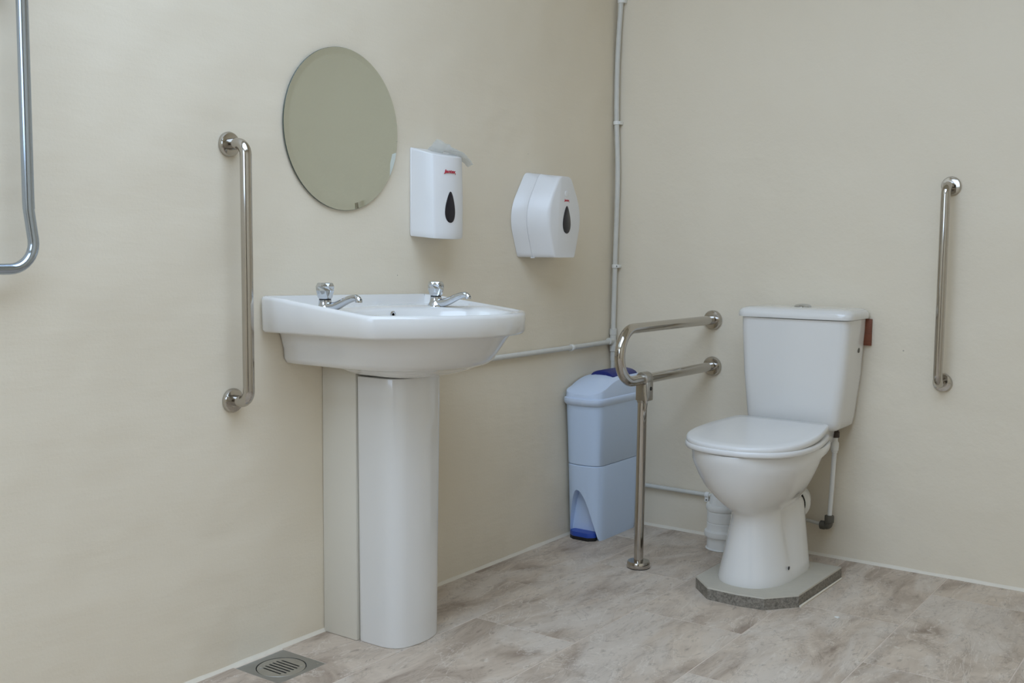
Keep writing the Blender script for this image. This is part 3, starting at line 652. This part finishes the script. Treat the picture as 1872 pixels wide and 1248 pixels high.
# ------------------------------------------------------------------ plinth under the toilet
ph = 0.036
pl_out = [(0.629, -0.205), (0.631, -0.565), (0.705, -0.642), (0.80, -0.645), (0.875, -0.632), (0.945, -0.549), (0.953, -0.205)]
t = thing('toilet_plinth', 'low rough concrete plinth with clipped corners under the toilet', 'plinth', (0.79, -0.33, 0))
pm = MB().loft([[(x, y, 0.0) for x, y in pl_out], [(x, y, ph - 0.004) for x, y in pl_out]])
obj('concrete_edge', pm, M['concrete'], t, smooth=0)
obj('cement_top', MB().loft([[(0.79 + (x - 0.79) * 0.999, y, ph - 0.004) for x, y in pl_out], [(0.79 + (x - 0.79) * 0.992, -0.33 + (y + 0.33) * 0.992, ph) for x, y in pl_out]]), M['cement'], t, smooth=0)
obj('sealant_bead', MB().tube([(0.9475, -0.545, 0.002), (0.953, -0.36, 0.003), (0.9555, -0.21, 0.002)], [0.0035, 0.003, 0.0025], 10), M['sealant'], t)

# ------------------------------------------------------------------ toilet
TX = 0.760; z0 = ph
t = thing('toilet', 'white close-coupled toilet with closed lid standing on a concrete plinth', 'toilet', (TX, -0.40, z0))
def egg(yf, yb, hw, z, cxo=0.0, ef=2.1, eb=3.2, split=0.52, n=72, bw=1.0):
    yc = yb + (yf - yb) * split; out = []
    for k in range(n):
        a = 2 * PI * k / n; c, s = math.cos(a), math.sin(a)      # c>0 is front
        if c >= 0: y = yc + (yf - yc) * abs(c) ** (2 / ef); x = hw * math.copysign(abs(s) ** (2 / ef), s)
        else:
            y = yc + (yb - yc) * abs(c) ** (2 / eb); x = hw * math.copysign(abs(s) ** (2 / eb), s) * (1 + (bw - 1) * abs(c))
        out.append((TX + cxo + x, y, z))
    return out
def footring(yf, hw, z, yb=-0.225, waist=0.0, bw=1.0):
    o = []
    for x, y, zz in egg(yf, yb, hw, z, 0.012, 2.4, 4.0, 0.45):
        w_ = math.exp(-((y + 0.405) / 0.035) ** 2) * waist
        bb = 1 + (bw - 1) * min(max((y + 0.40) / 0.06, 0), 1)
        o.append((TX + 0.012 + (x - TX - 0.012) * (1 - w_) * bb, y, zz))
    return o
pan = [footring(-0.584, 0.110, z0), footring(-0.585, 0.1105, z0 + 0.010), footring(-0.580, 0.1065, 0.065, waist=0.04), footring(-0.571, 0.0975, 0.11, waist=0.10, bw=1.03), footring(-0.562, 0.087, 0.165, waist=0.15, bw=1.07), footring(-0.556, 0.079, 0.208, waist=0.16, bw=1.10),
       footring(-0.556, 0.075, 0.236, waist=0.14, bw=1.10), footring(-0.562, 0.075, 0.246, waist=0.08, bw=1.04)]
pan += [egg(-0.578, -0.225, 0.080, 0.255, 0.009, 2.2, 3, 0.45), egg(-0.598, -0.222, 0.096, 0.270, 0.006, 2.15, 2.8, 0.46), egg(-0.618, -0.22, 0.116, 0.291, 0.002, 2.1, 2.7, 0.47), egg(-0.636, -0.22, 0.139, 0.320, -0.002, 2.1, 2.6, 0.48), egg(-0.648, -0.22, 0.157, 0.351, -0.004, 2.1, 2.6, 0.48), egg(-0.657, -0.22, 0.170, 0.381, -0.005, 2.1, 2.7, 0.48),
        egg(-0.661, -0.21, 0.176, 0.398, -0.006, 2.1, 2.8, 0.48), egg(-0.663, -0.175, 0.179, 0.407, -0.006, 2.1, 3.2, 0.48), egg(-0.665, -0.17, 0.181, 0.425, -0.006, 2.1, 3.4, 0.48), egg(-0.663, -0.17, 0.179, 0.431, -0.006, 2.1, 3.4, 0.48), egg(-0.63, -0.19, 0.15, 0.432, -0.006, 2.1, 3.0, 0.48)]
obj('pan', MB().loft(pan), M['ceramic'], t, smooth=60)
obj('rear_shelf', MB().loft([[(TX + u, v, z) for u, v in round_poly([(-0.105 * s, -0.03), (-0.125 * s, -0.25), (0.125 * s, -0.25), (0.105 * s, -0.03)], 0.02)] for z, s in ((0.375, 0.72), (0.40, 0.97), (0.43, 1.0), (0.4485, 1.0))]), M['ceramic'], t, smooth=50)
obj('outlet', MB().lathe([(0.043, 0), (0.043, 0.13)], (TX + 0.006, -0.255, 0.205), 'y', 32), M['ceramic'], t)
for sx in (1, -1):
    obj('fixing_hole', MB().lathe([(0.0055, 0), (0.0055, 0.0015)], (TX + 0.012 + sx * 0.1035, -0.452, 0.078), 'x', 14, sx), M['black'], t)
seat_half = spline([(0, -0.212), (0.06, -0.212), (0.125, -0.213), (0.146, -0.219), (0.157, -0.237), (0.170, -0.30), (0.183, -0.38), (0.187, -0.44), (0.184, -0.50), (0.170, -0.56), (0.140, -0.612), (0.098, -0.646), (0.05, -0.664), (0, -0.669)], 6)
seat_out = resample(seat_half + [(-x, y) for x, y in reversed(seat_half[1:-1])], 110)
def seatring(s, z, tilt=0.0):
    k = 1 - s; cy = -0.44; o = []       # s below 1: pulled in by an even margin, then scaled
    for x, y in seat_out:
        if s > 0.88: r = math.hypot(x, y - cy); f = 1 - k * 0.19 / r
        else: f = s
        o.append((TX - 0.006 + x * f, cy + (y - cy) * f, z + tilt * (cy + (y - cy) * f + 0.45)))
    return o
obj('seat', MB().loft([seatring(0.95, 0.4325), seatring(0.985, 0.433), seatring(1.0, 0.437), seatring(1.0, 0.445), seatring(0.985, 0.4495), seatring(0.95, 0.4505)]), M['seatp'], t, smooth=60)
tl = 0.045
lidp = obj('seat_lid', MB().loft([seatring(0.95, 0.4535, tl), seatring(0.972, 0.454, tl), seatring(0.984, 0.457, tl), seatring(0.984, 0.465, tl), seatring(0.975, 0.4695, tl), seatring(0.95, 0.4715, tl), seatring(0.8, 0.4722, tl), seatring(0.5, 0.4728, tl), seatring(0.05, 0.473, tl)]), M['seatp'], t, smooth=60)
for sx in (-0.075, 0.065): obj('hinge', MB().lathe([(0.009, -0.018), (0.0105, -0.016), (0.0105, 0.016), (0.009, 0.018)], (TX + sx, -0.222, 0.4665), 'x', 18), M['seatp'], t)
def cring(x0, x1, yf, yb, z, r=0.035):
    b = 0.006
    return [(x, y, z) for x, y in resample(round_poly([(x0, yb), (x0, yf + 0.004), ((x0 + x1) / 2, yf - b), (x1, yf + 0.004), (x1, yb)], [0.006, r, 0.9, r, 0.006], 8), 90)]
cis = obj('cistern', MB().loft([cring(0.640, 0.880, -0.150, -0.02, 0.449), cring(0.620, 0.902, -0.172, -0.015, 0.4495), cring(0.6115, 0.9105, -0.178, -0.013, 0.458), cring(0.607, 0.915, -0.181, -0.012, 0.48), cring(0.594, 0.931, -0.188, -0.012, 0.62), cring(0.586, 0.940, -0.192, -0.012, 0.76), cring(0.585, 0.941, -0.192, -0.012, 0.7975)]), M['ceramic'], t, smooth=50)
cl_ = obj('cistern_lid', MB().loft([cring(0.583, 0.943, -0.193, -0.010, 0.7995), cring(0.5765, 0.9495, -0.2, -0.008, 0.800), cring(0.575, 0.951, -0.2015, -0.008, 0.806), cring(0.5765, 0.9495, -0.200, -0.008, 0.817), cring(0.582, 0.944, -0.194, -0.010, 0.825), cring(0.595, 0.931, -0.182, -0.016, 0.8305), cring(0.63, 0.896, -0.15, -0.04, 0.833)]), M['ceramic'], cis, smooth=60)
obj('flush_button', MB().lathe([(0.027, 0), (0.027, 0.003), (0.024, 0.0065), (0.014, 0.0095), (0.004, 0.0102)], (0.762, -0.098, 0.8325), 'z', 32), M['chrome'], cis, label='round chrome flush button')
obj('side_plug', MB().lathe([(0.008, -0.004), (0.008, 0.0025), (0.006, 0.0035)], (0.9352, -0.066, 0.700), 'x', 16), M['dkgrey'], cis)

# wooden packer behind the cistern
single('wooden_block', MB().box(0.80, 0.957, -0.0115, -0.0006, 0.712, 0.797), M['wood'], 'red brown wooden block packed between cistern and wall', 'block', bevel=0.0012)

# soil connector
t = thing('soil_pipe', 'white plastic soil pipe connector behind the toilet with black rubber seal', 'pipe', (0.525, -0.125, 0))
SX, SY = 0.513, -0.122
sp = MB().lathe([(0.052, 0.0), (0.0545, 0.001), (0.0545, 0.003), (0.0505, 0.006), (0.0495, 0.030), (0.0495, 0.042), (0.058, 0.045), (0.0595, 0.052), (0.0585, 0.062), (0.053, 0.067), (0.0515, 0.070), (0.0515, 0.090), (0.0500, 0.0915), (0.0500, 0.0945), (0.0515, 0.096), (0.0515, 0.128), (0.0500, 0.1295), (0.0500, 0.1325), (0.054, 0.135), (0.0555, 0.140), (0.0555, 0.150), (0.053, 0.1545), (0.046, 0.156)], (SX, SY, 0), 'z', 40)
obj('upright', sp, M['pvc'], t)
bend = spline([(SX, SY, 0.150), (SX + 0.006, SY + 0.002, 0.175), (SX + 0.035, SY + 0.012, 0.206), (SX + 0.09, SY + 0.038, 0.213), (SX + 0.16, SY + 0.055, 0.211), (TX - 0.04, -0.068, 0.207), (TX - 0.005, -0.085, 0.205), (TX + 0.006, -0.118, 0.205), (TX + 0.006, -0.142, 0.205)], 5)
obj('bend', MB().tube(bend, 0.0455, 28), M['pvc'], t)
col_ = MB()
prof = [(0.047, 0.0), (0.056, 0.001), (0.0575, 0.006), (0.0575, 0.016), (0.056, 0.022), (0.0545, 0.024), (0.0545, 0.034), (0.053, 0.036), (0.0525, 0.036)]
col_.lathe(prof, (TX + 0.006, -0.132, 0.205), 'y', 40, -1)
obj('socket', col_, M['pvc'], t)
obj('rubber_seal', MB().lathe([(0.0518, 0.0), (0.0518, 0.002), (0.0432, 0.004)], (TX + 0.006, -0.1675, 0.205), 'y', 40, -1), M['black'], t)

# supply pipe to the cistern
t = thing('supply_pipe', 'thin white supply pipe with dark elbow rising from the wall to the cistern', 'pipe', (0.85, -0.03, 0.11))
E0 = Vector((0.853, -0.040, 0.142))
obj('riser', MB().tube([E0, (0.8605, -0.048, 0.25), (0.868, -0.056, 0.372)], 0.0075, 16), M['pvc'], t)
obj('coupling', MB().tube([(0.8665, -0.0555, 0.362), (0.8668, -0.0555, 0.364), (0.8668, -0.0556, 0.3675), (0.8669, -0.0556, 0.369), (0.867, -0.0557, 0.371), (0.8677, -0.0563, 0.384), (0.8683, -0.0568, 0.396), (0.8687, -0.057, 0.401), (0.8692, -0.0573, 0.416)], [0.0085, 0.0105, 0.0105, 0.0095, 0.0128, 0.0133, 0.0128, 0.009, 0.008], 20), M['pvc'], t)
obj('tail', MB().lathe([(0.0115, 0.0), (0.0128, 0.002), (0.0128, 0.018), (0.0095, 0.021), (0.0095, 0.048)], (0.8693, -0.0574, 0.413), 'z', 12), M['brown'], t, smooth=20, label='dark brown plastic tail nut under the cistern')
el = MB().lathe([(0.011, -0.006), (0.0148, -0.004), (0.0152, 0.010), (0.0148, 0.018), (0.0095, 0.020)], (0.8528, -0.0395, 0.131), 'z', 20)
el.tube(fillet([(0.8528, -0.0395, 0.136), (0.8525, -0.0390, 0.113), (0.826, -0.030, 0.113)], 0.012), 0.0118, 18)
el.lathe([(0.0105, -0.006), (0.0145, -0.004), (0.0145, 0.010), (0.0105, 0.0125)], (0.832, -0.032, 0.113), 'x', 20, -1)
obj('elbow', el, M['dkgrey'], t, label='dark grey push-fit elbow')
obj('wall_run', MB().tube([(0.828, -0.031, 0.113), (0.78, -0.018, 0.1165), (0.66, -0.013, 0.122)], 0.0055, 14), M['pipe'], t)

# ------------------------------------------------------------------ floor drain
x0, x1, y0, y1 = DRN; dc = ((x0 + x1) / 2 + 0.004, (y0 + y1) / 2 - 0.003)
t = thing('floor_drain', 'square stainless floor drain with round slotted grate set in the tiles', 'drain', (dc[0], dc[1], -0.012))
n = 48; R0 = 0.0605
circ = [(dc[0] + R0 * math.cos(2 * PI * k / n), dc[1] + R0 * math.sin(2 * PI * k / n)) for k in range(n)]
sq = []
for k in range(n):
    a = 2 * PI * k / n; c, s = math.cos(a), math.sin(a); mx = max(abs(c), abs(s)); u, v = c / mx, s / mx
    sq.append((dc[0] + (u * (x1 - dc[0]) if u > 0 else u * (dc[0] - x0)), dc[1] + (v * (y1 - dc[1]) if v > 0 else v * (dc[1] - y0))))
zf = -0.0008
obj('frame', MB().loft([[(x, y, -0.008) for x, y in sq], [(x, y, zf) for x, y in sq], [(x, y, zf) for x, y in circ], [(x, y, -0.008) for x, y in circ]], loop=True), M['plate'], t, smooth=25)
obj('sump', MB().lathe([(0.0615, 0), (0.0615, 0.002)], (dc[0], dc[1], -0.045), 'z', 40).lathe([(0.0615, 0.0), (0.0625, 0.0), (0.0625, 0.038), (0.0615, 0.038)], (dc[0], dc[1], -0.045), 'z', 40), M['void'], t)
gd = obj('grate', MB().lathe([(0.0585, 0), (0.0585, 0.0052), (0.0578, 0.0062)], (dc[0], dc[1], -0.0075), 'z', 48), M['grate'], t)
cut = MB()
for k in range(6):
    yy = dc[1] + (k - 2.5) * 0.0118; hl = 0.037 if k in (1, 2, 3, 4) else 0.031
    cut.prism(round_poly([(dc[0] - hl, yy - 0.0026), (dc[0] + hl, yy - 0.0026), (dc[0] + hl, yy + 0.0026), (dc[0] - hl, yy + 0.0026)], 0.0022, 3), 'z', -0.02, 0.01)
boolean(gd, obj('cutter', cut, M['grate'], t, smooth=0))
for a in (0.75, 0.75 + PI): obj('screw', MB().lathe([(0.0038, 0), (0.0038, 0.0009), (0.002, 0.0013)], (dc[0] + 0.0485 * math.cos(a), dc[1] + 0.0485 * math.sin(a), -0.0014), 'z', 14), M['chrome'], gd)
obj('screw', MB().lathe([(0.0035, 0), (0.0035, 0.0009), (0.002, 0.0012)], (x1 - 0.014, y1 - 0.014, zf), 'z', 14), M['grate'], t)

# scrap on the floor
single('paper_scrap', MB().add([(1.055, -0.568, 0.0003), (1.066, -0.572, 0.0003), (1.069, -0.566, 0.0003), (1.058, -0.561, 0.0003), (1.056, -0.568, 0.003), (1.066, -0.571, 0.0022), (1.068, -0.566, 0.0035), (1.059, -0.562, 0.0024)], [(0, 3, 2, 1), (4, 5, 6, 7), (0, 1, 5, 4), (1, 2, 6, 5), (2, 3, 7, 6), (3, 0, 4, 7)]), M['paper'], 'tiny white scrap lying on the floor tiles near the plinth', 'scrap', smooth=0)
